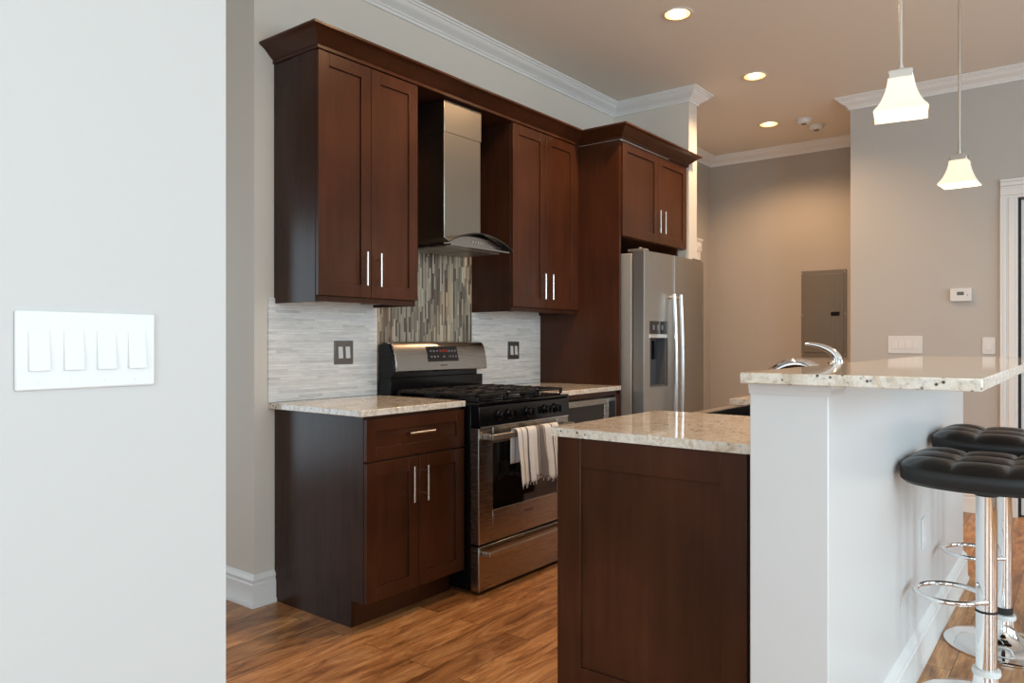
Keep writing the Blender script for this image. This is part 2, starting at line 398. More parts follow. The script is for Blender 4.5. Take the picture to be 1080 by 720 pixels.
# right-hand door and casing
def casing(name, edge, face, z, sgn):
    pass
m = MB()
for (a, b, d) in ((.388, .402, .012), (.402, .440, .017), (.440, .452, .013), (.452, .474, .022), (.474, .488, .028)):
    m.box(DX - d, DX, a, b, 0, 2.172 + (a - .388) if False else 2.172)
    m.box(DX - d, DX, -.52 - (b - .388), -.52 - (a - .388), 0, 2.172)
    m.box(DX - d, DX, -.62, .488, 2.172 + (a - .388) * 1.28, 2.172 + (b - .388) * 1.28)
struct(m.build('trim_2', M_TRIM, bevel=.002), 'white moulded door casing on the right wall')
m = MB()
dm = m.box(DX + .05, DX + .09, -.505, .372, .012, 2.160)
for z0, z1 in ((.28, .95), (1.15, 1.98)):
    for y0, y1 in ((-.40, -.13), (-.01, .26)):
        for (a, b, c, d) in ((y0, y1, z0, z0 + .02), (y0, y1, z1 - .02, z1), (y0, y0 + .02, z0 + .02, z1 - .02), (y1 - .02, y1, z0 + .02, z1 - .02)): m.box(DX + .042, DX + .05, a, b, c, d)
d = struct(m.build('door_1', M_TRIM), 'white panel door at the right edge')
m = MB(); m.lathe((DX + .0, -.43, .98), [(0.001, 0), (.026, .0), (.026, .006), (.012, .01), (.012, .035), (.027, .042), (.030, .058), (.022, .07), (.001, .073)], 24, axis='y')
k = MB(); k.cyl((DX + .042, -.43, .98), (DX + .034, -.43, .98), .028); k.cyl((DX + .034, -.43, .98), (DX + .005, -.43, .98), .011); k.cyl((DX + .005, -.43, .98), (DX - .03, -.43, .98), .027, r1=.02); k.build('door_knob', M_NICKEL, d)
m.bm.free()
struct(box('trim_3', M_GAP, DX + .035, DX + .05, .372, .388, 0, 2.172), 'dark weather strip between door and jamb')  # dark strip painted for the shade in the door gap
# door behind the refrigerator, seen as a sliver of casing
m = MB(); m.box(6.86, 6.95, 3.04, 3.06, 0, 2.08); m.box(6.88, 6.89, 3.034, 3.04, .02, 2.08); m.box(6.92, 6.93, 3.034, 3.04, .02, 2.08)
m.box(6.85, 6.96, 3.03, 3.06, 2.08, 2.18); m.box(6.845, 6.965, 3.02, 3.06, 2.18, 2.20); m.box(6.02, 6.85, 3.04, 3.06, 2.08, 2.17); m.box(5.92, 6.02, 3.04, 3.06, 0, 2.18)
m.tube([(6.905, 3.03, 2.13), (6.905, 3.02, 2.13)], [.03, .012], 20)
struct(m.build('trim_4', M_TRIM, bevel=.001), 'fluted door casing with a corner rosette beyond the refrigerator')
struct(box('door_2', M_TRIM, 6.021, 6.859, 3.045, 3.059, .01, 2.079), 'white door beyond the refrigerator')

# bar half wall with its baseboard and cap trim
BX0, BX1, BY0, BY1 = 1.91, 4.35, .505, .70
struct(box('wall_bar', M_BARWALL, BX0, BX1, BY0, BY1, 0, 1.090, bevel=.003))
struct(MB().sweep([(BX0, BY1), (BX0, BY0), (BX1, BY0), (BX1, BY1)], [(o, z) for o, z in BASE], side=1).build('baseboard_bar', M_TRIM))
struct(MB().sweep([(BX0, BY1), (BX0, BY0), (BX0 + .12, BY0)], [(0, 1.064), (.006, 1.064), (.008, 1.074), (.012, 1.080), (.012, 1.0895), (0, 1.0895)]).build('trim_5', M_BARWALL), 'small painted cap moulding under the bar top')

# ------------------------------------------------------------------ cabinets
class Fr:
    """local frame for cabinet fronts: u along the face, w outwards"""
    def __init__(s, kind, plane): s.k, s.p = kind, plane
    def box(s, m, u0, u1, w0, w1, z0, z1, mi=0):
        if s.k == 'y': m.box(u0, u1, s.p - w1, s.p - w0, z0, z1, mi)
        else: m.box(s.p - w1, s.p - w0, u0, u1, z0, z1, mi)
    def pt(s, u, w, z): return (u, s.p - w, z) if s.k == 'y' else (s.p - w, u, z)
def shaker(fr, u0, u1, z0, z1, name, parent, st=.058, t=.020, mat=None, rec=.008):
    m = MB()
    fr.box(m, u0, u0 + st, .001, t, z0, z1); fr.box(m, u1 - st, u1, .001, t, z0, z1)
    fr.box(m, u0 + st, u1 - st, .001, t, z0, z0 + st); fr.box(m, u0 + st, u1 - st, .001, t, z1 - st, z1)
    fr.box(m, u0 + st, u1 - st, .001, t - rec, z0 + st, z1 - st)
    return m.build(name, mat or M_WOOD, parent, bevel=.0012)
def pull(fr, u, z, parent, w=.020, L=.155, horiz=False, so=.032):
    m = MB()
    if horiz:
        m.cyl(fr.pt(u - L / 2, w + so, z), fr.pt(u + L / 2, w + so, z), .006, 14)
        for q in (-.32, .32): m.cyl(fr.pt(u + q * L, w, z), fr.pt(u + q * L, w + so, z), .0045, 10)
    else:
        m.cyl(fr.pt(u, w + so, z - L / 2), fr.pt(u, w + so, z + L / 2), .006, 14)
        for q in (-.32, .32): m.cyl(fr.pt(u, w, z + q * L), fr.pt(u, w + so, z + q * L), .0045, 10)
    return m.build('handle', M_NICKEL, parent)

# lower left cabinet
F = 2.365; CT = .887
c = thing('base_cabinet', 'dark cherry base cabinet with one drawer and two doors, left of the stove', 'cabinet', (2.35, 2.66, 0))
m = MB(); pts = [(WY - .001, 0), (2.44, 0), (2.44, .112), (F, .112), (F, CT), (WY - .001, CT)]
m.prism(pts, 'x', 2.045, 2.061, 1); m.prism(pts, 'x', 2.635, 2.651, 1)
m.box(2.061, 2.635, F, WY - .001, .112, CT - .001); m.build('body', [M_WOOD, M_SIDE], c, bevel=.001)
box('toe_kick', M_WOOD, 2.061, 2.635, 2.440, 2.452, 0, .111, c)
fr = Fr('y', F)
dr = shaker(fr, 2.047, 2.649, .702, .875, 'drawer', c, st=.052); pull(fr, 2.34, .800, dr, horiz=True)
d1 = shaker(fr, 2.047, 2.346, .116, .692, 'door', c); pull(fr, 2.291, .577, d1)
d2 = shaker(fr, 2.350, 2.649, .116, .692, 'door', c); pull(fr, 2.376, .574, d2)
# lower right cabinet round the microwave
c = thing('base_cabinet', 'dark base cabinet holding the microwave between stove and refrigerator panel', 'cabinet', (3.78, 2.66, 0))
m = MB(); m.prism(pts, 'x', 3.427, 3.443, 1); m.prism(pts, 'x', 4.122, 4.138, 1)
m.box(3.443, 4.122, F, WY - .001, .112, .46); m.box(3.443, 4.122, F, WY - .001, .862, CT); m.box(3.443, 4.122, 2.93, WY - .001, .46, .862)
m.box(4.070, 4.122, F - .018, F + .1, .46, .862); m.box(3.443, 3.470, F - .018, F + .1, .46, .862); m.box(3.470, 4.070, F - .018, F, .862, CT)
m.build('body', [M_WOOD, M_SIDE], c, bevel=.001)
box('toe_kick', M_WOOD, 3.443, 4.122, 2.440, 2.452, 0, .111, c)
dr = shaker(fr, 3.429, 4.136, .116, .452, 'drawer', c); pull(fr, 3.78, .30, dr, horiz=True)
c = thing('microwave_oven', 'stainless microwave built in under the counter right of the stove', 'microwave', (3.77, 2.6, .461))
box('body', M_BLACK, 3.473, 4.067, 2.365, 2.90, .461, .858, c)
m = MB(); m.box(3.473, 3.966, 2.337, 2.364, .815, .85); m.box(3.473, 3.966, 2.337, 2.364, .465, .50); m.box(3.473, 3.50, 2.337, 2.364, .50, .815); m.box(3.925, 3.966, 2.337, 2.364, .50, .815)
dd = m.build('door', M_STEEL, c, bevel=.002); box('window', M_BGLASS, 3.50, 3.925, 2.342, 2.360, .50, .815, dd)
m = MB(); m.box(3.967, 4.067, 2.337, 2.364, .465, .85); cp = m.build('control_panel', M_STEEL, c, bevel=.002)
box('display', M_DISP, 3.985, 4.052, 2.334, 2.337, .60, .83, cp)

# countertops
def slab(name, x0, x1, y0, y1, z0, z1, label):
    o = MB().box(x0, x1, y0, y1, z0, z1).build(name, M_GRAN, bevel=.003); return tag(o, label, 'countertop')
slab('countertop', 2.012, 2.655, 2.340, WY - .001, .888, .916, 'cream speckled granite counter on the cabinet left of the stove')
slab('countertop', 3.425, 4.139, 2.340, WY - .001, .888, .916, 'cream granite counter between the stove and refrigerator')

# upper cabinets
U = 2.675; UB, UT = 1.398, 2.475
def upper(x0, x1, splits, label, hx, hz, fill=0):
    c = thing('wall_cabinet', label, 'cabinet', ((x0 + x1) / 2, 2.82, UB - .028))
    m = MB(); m.box(x0, x0 + .016, U, WY - .001, UB - .026, UT, 1); m.box(x1 - .016, x1, U, WY - .001, UB - .026, UT, 1)
    m.box(x0 + .016, x1 - .016, U, WY - .001, UB, UT)
    m.build('body', [M_WOOD, M_SIDE], c, bevel=.001)
    m = MB(); m.box(x0 + .0165, x1 - .0165, U, U + .018, UB - .024, UB - .001); m.build('light_rail', M_WOOD, c)
    fr = Fr('y', U)
    a = shaker(fr, x0 + .002, splits - .0015, UB + .002, UT - .003, 'door', c); pull(fr, hx[0], hz, a)
    b = shaker(fr, splits + .0015, x1 - fill - .002, UB + .002, UT - .003, 'door', c); pull(fr, hx[1], hz, b)
    if fill: box('filler_strip', M_WOOD, x1 - fill, x1, U - .016, U - .0005, UB, UT, c)
    return c
upper(2.042, 2.652, 2.345, 'tall dark cherry wall cabinet left of the range hood', (2.296, 2.380), 1.531)
upper(3.427, 4.137, 3.762, 'tall dark cherry wall cabinet right of the hood, against the refrigerator panel', (3.715, 3.795), 1.531, fill=.04)
# refrigerator side panels and the cabinet above
tag(box('side_panel', M_WOOD, 4.1395, 4.1595, 2.355, WY - .001, 0, 2.475, bevel=.001), 'full-height dark wood panel left of the refrigerator', 'panel')
tag(box('side_panel', M_WOOD, 5.104, 5.122, 2.42, WY - .001, 0, 2.475, bevel=.001), 'narrow dark wood panel right of the refrigerator', 'panel')
c = thing('wall_cabinet', 'short two-door dark cherry cabinet above the refrigerator', 'cabinet', (4.63, 2.68, 1.865))
box('body', M_WOOD, 4.160, 5.1035, 2.362, WY - .001, 1.865, 2.475, c)
fr2 = Fr('y', 2.361)
a = shaker(fr2, 4.162, 4.655, 1.868, 2.470, 'door', c); pull(fr2, 4.625, 2.01, a)
b = shaker(fr2, 4.659, 5.101, 1.868, 2.470, 'door', c); pull(fr2, 4.700, 2.01, b)
# continuous crown across all the wall cabinets
CR = [(0, 2.476), (.007, 2.476), (.007, 2.489), (.004, 2.492), (.016, 2.500), (.052, 2.533), (.070, 2.543), (.078, 2.546), (.078, 2.556), (0, 2.556)]
m = MB().sweep([(2.042, WY - .001), (2.042, 2.655), (4.1395, 2.655), (4.1395, 2.341), (5.122, 2.341), (5.122, WY - .001)], CR)
cr = thing('crown_moulding', 'dark cherry crown moulding running along the tops of the cabinets', 'moulding', (3.4, 2.8, 2.476))
m.build('cove', M_WOOD, cr)
box('top_board', M_WOOD, 2.043, 4.139, 2.656, WY - .001, 2.4765, 2.492, cr)
# puck lights under the left and right wall cabinets
for (x, lab) in ((2.10, 'small black light fixture under the left wall cabinet, nearest its left end'), (2.44, 'small black light fixture under the left wall cabinet, nearer the stove'), (3.52, 'small black light fixture under the right wall cabinet, nearer the stove'), (3.92, 'small black light fixture under the right wall cabinet, near the refrigerator panel')):
    tag(MB().box(x - .045, x + .045, 2.74, 2.79, UB - .022, UB - .0005).build('cabinet_light', M_BLACKM, bevel=.003), lab, 'light fixture', 'lights under the wall cabinets')

# backsplash
tag(box('tile_backsplash', M_TILEW, 2.008, 2.664, WY - .010, WY - .0005, .917, UB - .0005), 'white marble strip tile backsplash left of the stove', 'backsplash')
tag(box('tile_backsplash', M_TILEA, 2.665, 3.424, WY - .010, WY - .0005, .72, 1.735), 'vertical strip mosaic in brown and grey behind the stove', 'backsplash')
tag(box('tile_backsplash', M_TILEW, 3.428, 4.1385, WY - .010, WY - .0005, .917, UB - .0005), 'white marble strip tile backsplash right of the stove', 'backsplash')

tag(box('back_panel', M_SIDE, 2.665, 3.424, WY - .010, WY - .0005, 1.736, 2.475), 'dark wood panel on the wall behind the hood chimney', 'panel')  # dark sheet over the wall above the tile

# ------------------------------------------------------------------ wall plates
def plate(name, label, cat, face, plane, u0, u1, z0, z1, n, pm, out=.006, gap=None, group=None):
    """face 'y': looks to -Y at plane; 'x': looks to -X"""
    fr = Fr(face, plane); mid = (u0 + u1) / 2
    loc = fr.pt(mid, 0, z0); c = thing(name, label, cat, loc, group)
    m = MB(); fr.box(m, u0, u1, .0003, out, z0, z1); m.build('plate', pm, c, bevel=min(.003, out * .45))
    rw, rh = .027, .058; pitch = .046; zc = (z0 + z1) / 2
    for i in range(n):
        uc = mid + (i - (n - 1) / 2) * pitch; m = MB()
        P = lambda u, w, z: fr.pt(u, w, z)
        # frame recess line and a rocker that tilts outwards at its lower edge
        q = [(uc - rw / 2, zc - rh / 2), (uc + rw / 2, zc - rh / 2), (uc + rw / 2, zc + rh / 2), (uc - rw / 2, zc + rh / 2)]
        outs = [out + .0058, out + .0058, out + .0010, out + .0010]
        A = [m.bm.verts.new(P(u, out, z)) for u, z in q]; B = [m.bm.verts.new(P(u, w, z)) for (u, z), w in zip(q, outs)]
        m.face(A[::-1]); m.face(B)
        for k in range(4): m.face([A[k], A[(k + 1) % 4], B[(k + 1) % 4], B[k]])
        m.build('rocker', M_WHITE, c, bevel=.0006)
    for i in range(n):
        for z in (z0 + .011, z1 - .011):
            uc = mid + (i - (n - 1) / 2) * pitch; MB().cyl(fr.pt(uc, out - .0005, z), fr.pt(uc, out + .0006, z), .003, 10).build('screw', pm, c)
    return c
plate('light_switch', 'white four-rocker switch plate on the pale wall in the foreground', 'switch', 'y', 1.19, .395, .592, 1.129, 1.243, 4, M_WHITE)
plate('light_switch', 'white four-rocker switch plate below the thermostat, above the bar', 'switch', 'x', DX, .961, 1.189, 1.107, 1.235, 4, M_WHITE)
plate('light_switch', 'white single-rocker switch plate beside the right door casing', 'switch', 'x', DX, .517, .593, 1.107, 1.224, 1, M_WHITE)
plate('power_outlet', 'pewter two-gang plate with white inserts on the tile left of the stove', 'outlet', 'y', WY - .010, 2.379, 2.499, 1.082, 1.200, 2, M_PEWTER)
plate('power_outlet', 'pewter two-gang plate with white inserts on the tile right of the stove', 'outlet', 'y', WY - .010, 3.776, 3.894, 1.080, 1.195, 2, M_PEWTER)
plate('power_outlet', 'small white outlet low on the bar wall behind the stools', 'outlet', 'y', BY0, 3.17, 3.245, .41, .525, 1, M_WHITE)
c = thing('thermostat', 'small white thermostat with grey screen on the right wall', 'thermostat', (DX, .72, 1.477))
box('body', M_WHITE, DX - .028, DX - .0005, .655, .785, 1.477, 1.569, c, bevel=.004)
box('screen', M_LCD, DX - .0295, DX - .0275, .700, .742, 1.520, 1.544, c)
box('button', M_PEWTER, DX - .030, DX - .0275, .676, .682, 1.517, 1.523, c)
# breaker panel
c = thing('breaker_panel', 'grey metal electrical panel on the warm far wall', 'electrical panel', (7.23, 1.95, 1.052))
box('frame', M_PANEL, 7.218, 7.2295, 1.754, 2.153, 1.052, 1.853, c, bevel=.002)
dd = box('door', M_PANEL, 7.211, 7.2175, 1.775, 2.130, 1.09, 1.815, c, bevel=.002)
m = MB()
for y in (1.80, 1.815, 1.845, 1.86, 1.89): m.box(7.2090, 7.2112, y, y + .004, 1.10, 1.80)
m.build('ribs', M_PANEL, dd)
box('latch', M_BLACK, 7.206, 7.2112, 1.81, 1.885, 1.43, 1.465, dd)
for y in (1.763, 2.143):
    for z in (1.075, 1.44, 1.83): MB().cyl((7.218, y, z), (7.2155, y, z), .006, 10).build('screw', M_NICKEL, c)

# ------------------------------------------------------------------ range
SX0, SX1 = 2.660, 3.418; SY = 2.285
c = thing('gas_range', 'stainless and black gas range between the counters', 'stove', (3.04, 2.6, 0))
m = MB(); m.box(SX0, SX1, SY + .03, 2.955, .03, .895); m.box(SX0 + .04, SX0 + .1, SY + .06, 2.9, 0, .03); m.box(SX1 - .1, SX1 - .04, SY + .06, 2.9, 0, .03)
m.build('body', M_BLACK, c, bevel=.002)
m = MB(); m.box(SX0 - .001, SX1 + .001, 2.262, 2.86, .895, .908); m.box(SX0 + .02, SX1 - .02, 2.30, 2.84, .908, .912)
m.build('cooktop', M_BLACK, c, bevel=.003)
for bx, by, r in ((2.80, 2.44, .05), (2.80, 2.70, .038), (3.28, 2.44, .045), (3.28, 2.70, .04), (3.04, 2.57, .055)):
    MB().lathe((bx, by, .912), [(.001, 0), (r, 0), (r, .008), (r * .75, .01), (r * .75, .016), (r * .7, .019), (.001, .019)], 24).build('burner', M_BLACKM, c)
for gx0, gx1 in ((SX0 + .02, 2.905), (2.915, 3.163), (3.173, SX1 - .02)):
    m = MB(); z0, z1 = .932, .944; y0, y1 = 2.29, 2.835; cx = (gx0 + gx1) / 2
    m.box(gx0, gx1, y0, y0 + .014, z0, z1); m.box(gx0, gx1, y1 - .014, y1, z0, z1); m.box(gx0, gx0 + .014, y0, y1, z0, z1); m.box(gx1 - .014, gx1, y0, y1, z0, z1)
    m.box(gx0, gx1, 2.556, 2.570, z0, z1)
    for yy in (2.36, 2.44, 2.50, 2.63, 2.70, 2.77): m.box(gx0, gx0 + .085, yy, yy + .010, z0, z1 + .003); m.box(gx1 - .085, gx1, yy, yy + .010, z0, z1 + .003)
    for yy in (y0, 2.48, 2.63, y1 - .08): m.box(cx - .005, cx + .005, yy, yy + .08, z0, z1 + .003)
    for (x, y) in ((gx0, y0), (gx1 - .014, y0), (gx0, y1 - .014), (gx1 - .014, y1 - .014)): m.box(x, x + .014, y, y + .014, .912, z0)
    m.build('grate', M_BLACKM, c, bevel=.002)
# control panel leaning back slightly
m = MB(); m.prism([(2.2535, .795), (SY + .03, .795), (SY + .03, .894), (2.272, .894), (2.262, .886)], 'x', SX0, SX1)
cp = m.build('control_panel', M_BLACK, c, bevel=.003)
for kx in (2.805, 2.885, 3.035, 3.19, 3.28):
    kb = MB().lathe((kx, 2.257, .842), [(.001, 0), (.026, 0), (.026, .006), (.020, .010), (.018, .030), (.015, .034), (.001, .034)], 24, axis='y'); kb.box(kx - .004, kx + .004, 2.214, 2.226, .824, .860); kb.build('knob', M_BLACK, c)
# oven door: stainless frame round a black window
DY0, DY1 = 2.265, SY + .029
m = MB(); m.box(SX0, 2.768, DY0, DY1, .238, .787); m.box(3.312, SX1, DY0, DY1, .238, .787); m.box(2.768, 3.312, DY0, DY1, .238, .388); m.box(2.768, 3.312, DY0, DY1, .708, .787)
od = m.build('oven_door', M_STEEL, c, bevel=.003)
box('window', M_BGLASS, 2.768, 3.312, DY0 + .004, DY1 - .004, .388, .708, od)
m = MB(); m.box(2.690, 3.390, 2.202, 2.217, .733, .760); m.box(2.690, 2.712, 2.217, DY0, .733, .760); m.box(3.368, 3.390, 2.217, DY0, .733, .760)
m.build('handle', M_STEELH, od, bevel=.003)
m = MB()
for k in range(5): m.box(3.022 + k * .0155, 3.022 + k * .0155 + .010, DY0 - .0006, DY0, .335, .345)
m.build('logo', M_LOGO, od)
m = MB(); m.box(SX0, SX0 + .006, DY0 - .002, DY0, .24, .785); m.box(SX0, SX0 + .006, DY0 - .002, DY0, .02, .226); m.build('edge_trim', M_STEELL, c)
m = MB(); m.box(SX0, SX1, DY0, DY1, .018, .228); dr = m.build('drawer', M_STEEL, c, bevel=.003)
m = MB(); m.box(2.680, 3.400, 2.215, 2.232, .186, .207); m.box(2.680, 2.702, 2.232, DY0, .186, .207); m.box(3.378, 3.400, 2.232, DY0, .186, .207)
m.build('handle', M_STEELH, dr, bevel=.003)
box('vent_trim', M_STEELL, SX0 + .01, SX1 - .01, 2.256, 2.262, .788, .794, c)
# back guard: black riser below a curved stainless console
m = MB(); m.box(SX0, SX1 - .02, 2.862, 2.955, .895, 1.005); m.box(SX0 + .02, SX1 - .045, 2.885, 2.95, 1.005, 1.19)
m.prism([(2.955, 1.005), (2.955, 1.18), (2.875, 1.185), (2.845, 1.12), (2.835, 1.03), (2.862, 1.005)], 'x', SX0 - .0, SX0 + .007)
m.build('riser', M_BLACK, c, bevel=.002)
prof = [(2.900, 1.196), (2.868, 1.190), (2.852, 1.170), (2.840, 1.130), (2.832, 1.085), (2.828, 1.038), (2.842, 1.034), (2.870, 1.036), (2.900, 1.06)]
m = MB(); m.prism(prof, 'x', SX0 + .008, SX1 - .018); bg = m.build('backguard', M_STEEL, c, bevel=.004)
def console(x, t):  # point on sloping console face; t 0 bottom .. 1 top
    a, b = Vector((0, 2.832, 1.085)), Vector((0, 2.852, 1.170)); p = a.lerp(b, t); return Vector((x, p.y - .0035, p.z))
m = MB()
def cquad(m, x0, x1, t0, t1, off, mi):
    q = [console(x0, t0), console(x1, t0), console(x1, t1), console(x0, t1)]; A = [m.bm.verts.new(p + Vector((0, -off, 0))) for p in q]; B = [m.bm.verts.new(p + Vector((0, .004, 0))) for p in q]
    m.face(A, mi); m.face(B[::-1], mi)
    for k in range(4): m.face([A[k], A[(k + 1) % 4], B[(k + 1) % 4], B[k]], mi)
cquad(m, 2.908, 3.150, .02, .98, .0005, 0)
for row, tt in enumerate((.26, .62)):
    for k in range(9):
        x = 2.93 + k * .0245
        if row == 1 and k in (3, 4, 5): cquad(m, x, x + .017, tt, tt + .17, .001, 2)
        elif row == 0 and k in (3, 5): continue
        else: cquad(m, x, x + .012, tt + random.uniform(0, .05), tt + .13, .001, 1)
m.build('display', [M_DISP, M_MARK, M_RED], bg)
m = MB()
for k in range(5): m.box(3.005 + k * .011, 3.005 + k * .011 + .007, 2.8285, 2.8315, 1.062, 1.068)
m.build('logo', M_LOGO, bg)

# towel over the oven handle
def towel():
    x0, x1 = 2.862, 3.215; nx = 70
    # path (y, z) : back flap, over the bar, front flap
    zb, zt, zf = .60, .768, .515
    path = [(2.2300, zb + (zt - .03 - zb) * i / 8) for i in range(9)] + [(2.2285, .752), (2.224, .7655), (2.2165, .7715), (2.208, .7720), (2.200, .7705), (2.1935, .764), (2.1905, .754)] + [(2.188, .745 + (zf - .745) * i / 18) for i in range(1, 19)]
    bm = bmesh.new(); uvl = bm.loops.layers.uv.new('UVMap'); rows = []
    for j, (y, z) in enumerate(path):
        row = []
        t = max(0, (.745 - z) / (.745 - zf)) if j > 12 else max(0, (.74 - z) / .2) * .3
        for i in range(nx + 1):
            u = i / nx; x = x0 + (x1 - x0) * u
            fold = math.sin(u * 23 + .8) * .5 + math.sin(u * 41 + 2.1) * .3 + math.sin(u * 11) * .35
            amp = .0035 + .011 * min(1, t * 1.6)
            yy = y - (amp * (fold + 1.15) * (.25 + t)) if j > 12 else y + .0012 * fold
            if j > 12: yy = min(yy, 2.199)
            zz = z - (t ** 3) * (.012 * math.sin(u * 9 + 1) + .016 * math.exp(-((u - .30) / .05) ** 2) + .006 * math.sin(u * 60)) if j > 12 else z
            xx = x + math.sin(t * 5 + u * 9) * .003 * t + (u - .5) * .012 * t * math.sin(3 * t)
            row.append((bm.verts.new((xx, yy, zz)), u, j / len(path)))
        rows.append(row)
    for A, B in zip(rows, rows[1:]):
        for i in range(nx):
            q = [A[i], A[i + 1], B[i + 1], B[i]]; f = bm.faces.new([v[0] for v in q])
            for lp, v in zip(f.loops, q): lp[uvl].uv = (v[1], v[2])
    m = MB(); m.bm.free(); m.bm = bm; o = m.build('dish_towel', M_TOWEL)
    s = o.modifiers.new('thickness', 'SOLIDIFY'); s.thickness = .0022; s.offset = 1
    tag(o, 'white cotton towel with grey stripes hanging on the oven handle', 'towel')
    # fringe along the hem
    last = rows  # freed with bm; rebuild from evaluated positions
    fm = MB()
    me = o.data; n = nx + 1; off = o.location
    base = len(path) * n - n
    for i in range(0, n, 2):
        v = me.vertices[base + i].co + off
        fm.cyl(v, v + Vector((random.uniform(-.004, .004), random.uniform(-.002, .002), -random.uniform(.008, .018))), .0011, 5)
    fm.build('fringe', M_TOWEL, o)
towel()

# ------------------------------------------------------------------ range hood
c = thing('range_hood', 'stainless chimney hood with curved glass canopy above the stove', 'range hood', (3.02, 2.8, 1.69))
HX0, HX1 = 2.765, 3.262
m = MB(); m.box(2.869, 3.166, 2.680, WY - .012, 1.742, 2.470); ch = m.build('chimney', M_STEELC, c, bevel=.004)
box('telescoping_sleeve', M_STEELC, 2.866, 3.169, 2.677, WY - .0125, 2.30, 2.468, ch, bevel=.003)
N = 24; arc = [(HX0 + (HX1 - HX0) * i / N, 1.701 + .050 * (1 - (2 * i / N - 1) ** 2)) for i in range(N + 1)]
m = MB(); m.prism([(HX0, 1.692), (HX1, 1.692)] + arc[::-1], 'y', 2.585, WY - .012)
m.build('body', M_STEEL, c)
m = MB(); gx0, gx1 = 2.752, 3.275
top = [(gx0 + (gx1 - gx0) * i / N, 1.7005 + .066 * (1 - (2 * i / N - 1) ** 2)) for i in range(N + 1)]
low = [(x, z - .006) for x, z in top]
m.prism(low + top[::-1], 'y', 2.535, 2.90); m.build('glass_canopy', M_GLASSC, c)
m = MB(); m.box(HX0 + .01, HX1 - .01, 2.545, 2.90, 1.684, 1.6915); m.build('underside_panel', M_STEEL, c)
m = MB()
for fx0, fx1 in ((HX0 + .03, 3.005), (3.02, HX1 - .03)):
    m.box(fx0, fx1, 2.60, 2.86, 1.681, 1.684)
m.build('grease_filter', M_PANEL, c)
m = MB()
for k in range(4): m.cyl((2.985 + k * .022, 2.5855, 1.722), (2.985 + k * .022, 2.581, 1.722), .005, 12)
m.build('button', M_NICKEL, c)

# ------------------------------------------------------------------ refrigerator
c = thing('refrigerator', 'stainless side-by-side refrigerator with ice dispenser and long curved handles', 'refrigerator', (4.64, 2.5, 0))
box('body', M_FSIDE, 4.190, 5.090, 2.296, 2.95, .02, 1.755, c, bevel=.004)
box('toe_grille', M_BLACKM, 4.20, 5.08, 2.25, 2.295, .02, .09, c)
def fdoor(x0, x1, name, cavity=None):
    N = 14; xc, R = 4.64, 0.022
    yf = lambda x: 2.205 - R * (1 - ((x - xc) / .45) ** 2) + .0
    front = [(x0 + (x1 - x0) * i / N, yf(x0 + (x1 - x0) * i / N)) for i in range(N + 1)]
    prof = front + [(x1, 2.284), (x0, 2.284)]
    m = MB()
    if not cavity: m.prism(prof, 'z', .10, 1.765)
    else:
        cx0, cx1, cz0, cz1 = cavity
        m.prism(prof, 'z', .10, cz0); m.prism(prof, 'z', cz1, 1.765)
        lf = [p for p in front if p[0] < cx0] + [(cx0, yf(cx0))]; m.prism(lf + [(cx0, 2.284), (x0, 2.284)], 'z', cz0, cz1)
        rt = [(cx1, yf(cx1))] + [p for p in front if p[0] > cx1]; m.prism(rt + [(x1, 2.284), (cx1, 2.284)], 'z', cz0, cz1)
    return m.build(name, M_STEELV, c, bevel=0)
d1 = fdoor(4.190, 4.560, 'freezer_door', (4.252, 4.478, .905, 1.325)); d2 = fdoor(4.566, 5.090, 'fridge_door')
m = MB(); m.box(4.1865, 4.1895, 2.2065, 2.212, .10, 1.765); m.build('edge_trim', M_STEELL, d1)  # bright strip for the lit left edge of the door
m = MB(); m.box(4.5655, 4.5695, 2.178, 2.186, .10, 1.765); m.build('edge_trim', M_STEELL, d2)  # bright strip added for the highlight along the door gap
dp = box('dispenser', M_DISP, 4.253, 4.477, 2.196, 2.28, 1.243, 1.324, d1)
m = MB(); m.box(4.253, 4.477, 2.265, 2.283, .906, 1.242); m.box(4.253, 4.262, 2.20, 2.265, .906, 1.242); m.box(4.468, 4.477, 2.20, 2.265, .906, 1.242); m.box(4.262, 4.468, 2.20, 2.265, .906, .915); m.build('dispenser_cavity', plain('dispenser_grey', (.10, .10, .105, 1), .4), d1)
box('dispenser_trim', M_STEELL, 4.253, 4.477, 2.192, 2.20, 1.218, 1.242, d1)
m = MB(); m.box(4.32, 4.345, 2.235, 2.26, 1.08, 1.20); m.box(4.385, 4.41, 2.235, 2.26, 1.08, 1.20); m.build('dispenser_paddle', M_BLACKM, d1)
for k in range(3): MB().box(4.285 + k * .06, 4.31 + k * .06, 2.1945, 2.196, 1.27, 1.30).build('dispenser_button', M_MARK, dp)
for hx, dpar in ((4.503, d1), (4.600, d2)):
    m = MB(); pts_ = []
    for i in range(21):
        t = i / 20; z = .62 + (1.505 - .62) * t; pts_.append((hx, 2.150 - .012 * math.sin(math.pi * t), z))
    m.tube(pts_, .0135, 14); m.cyl((hx, 2.150, .65), (hx, 2.20, .65), .010, 12); m.cyl((hx, 2.150, 1.485), (hx, 2.20, 1.485), .010, 12)
    m.build('handle', M_STEELL, dpar)
for hx, dpar in ((4.235, d1), (5.04, d2)):
    m = MB(); m.box(hx - .035, hx + .035, 2.215, 2.33, 1.766, 1.782); m.cyl((hx - .015, 2.25, 1.782), (hx - .015, 2.25, 1.79), .012, 12); m.build('hinge_cover', M_PANEL, dpar, bevel=.003)

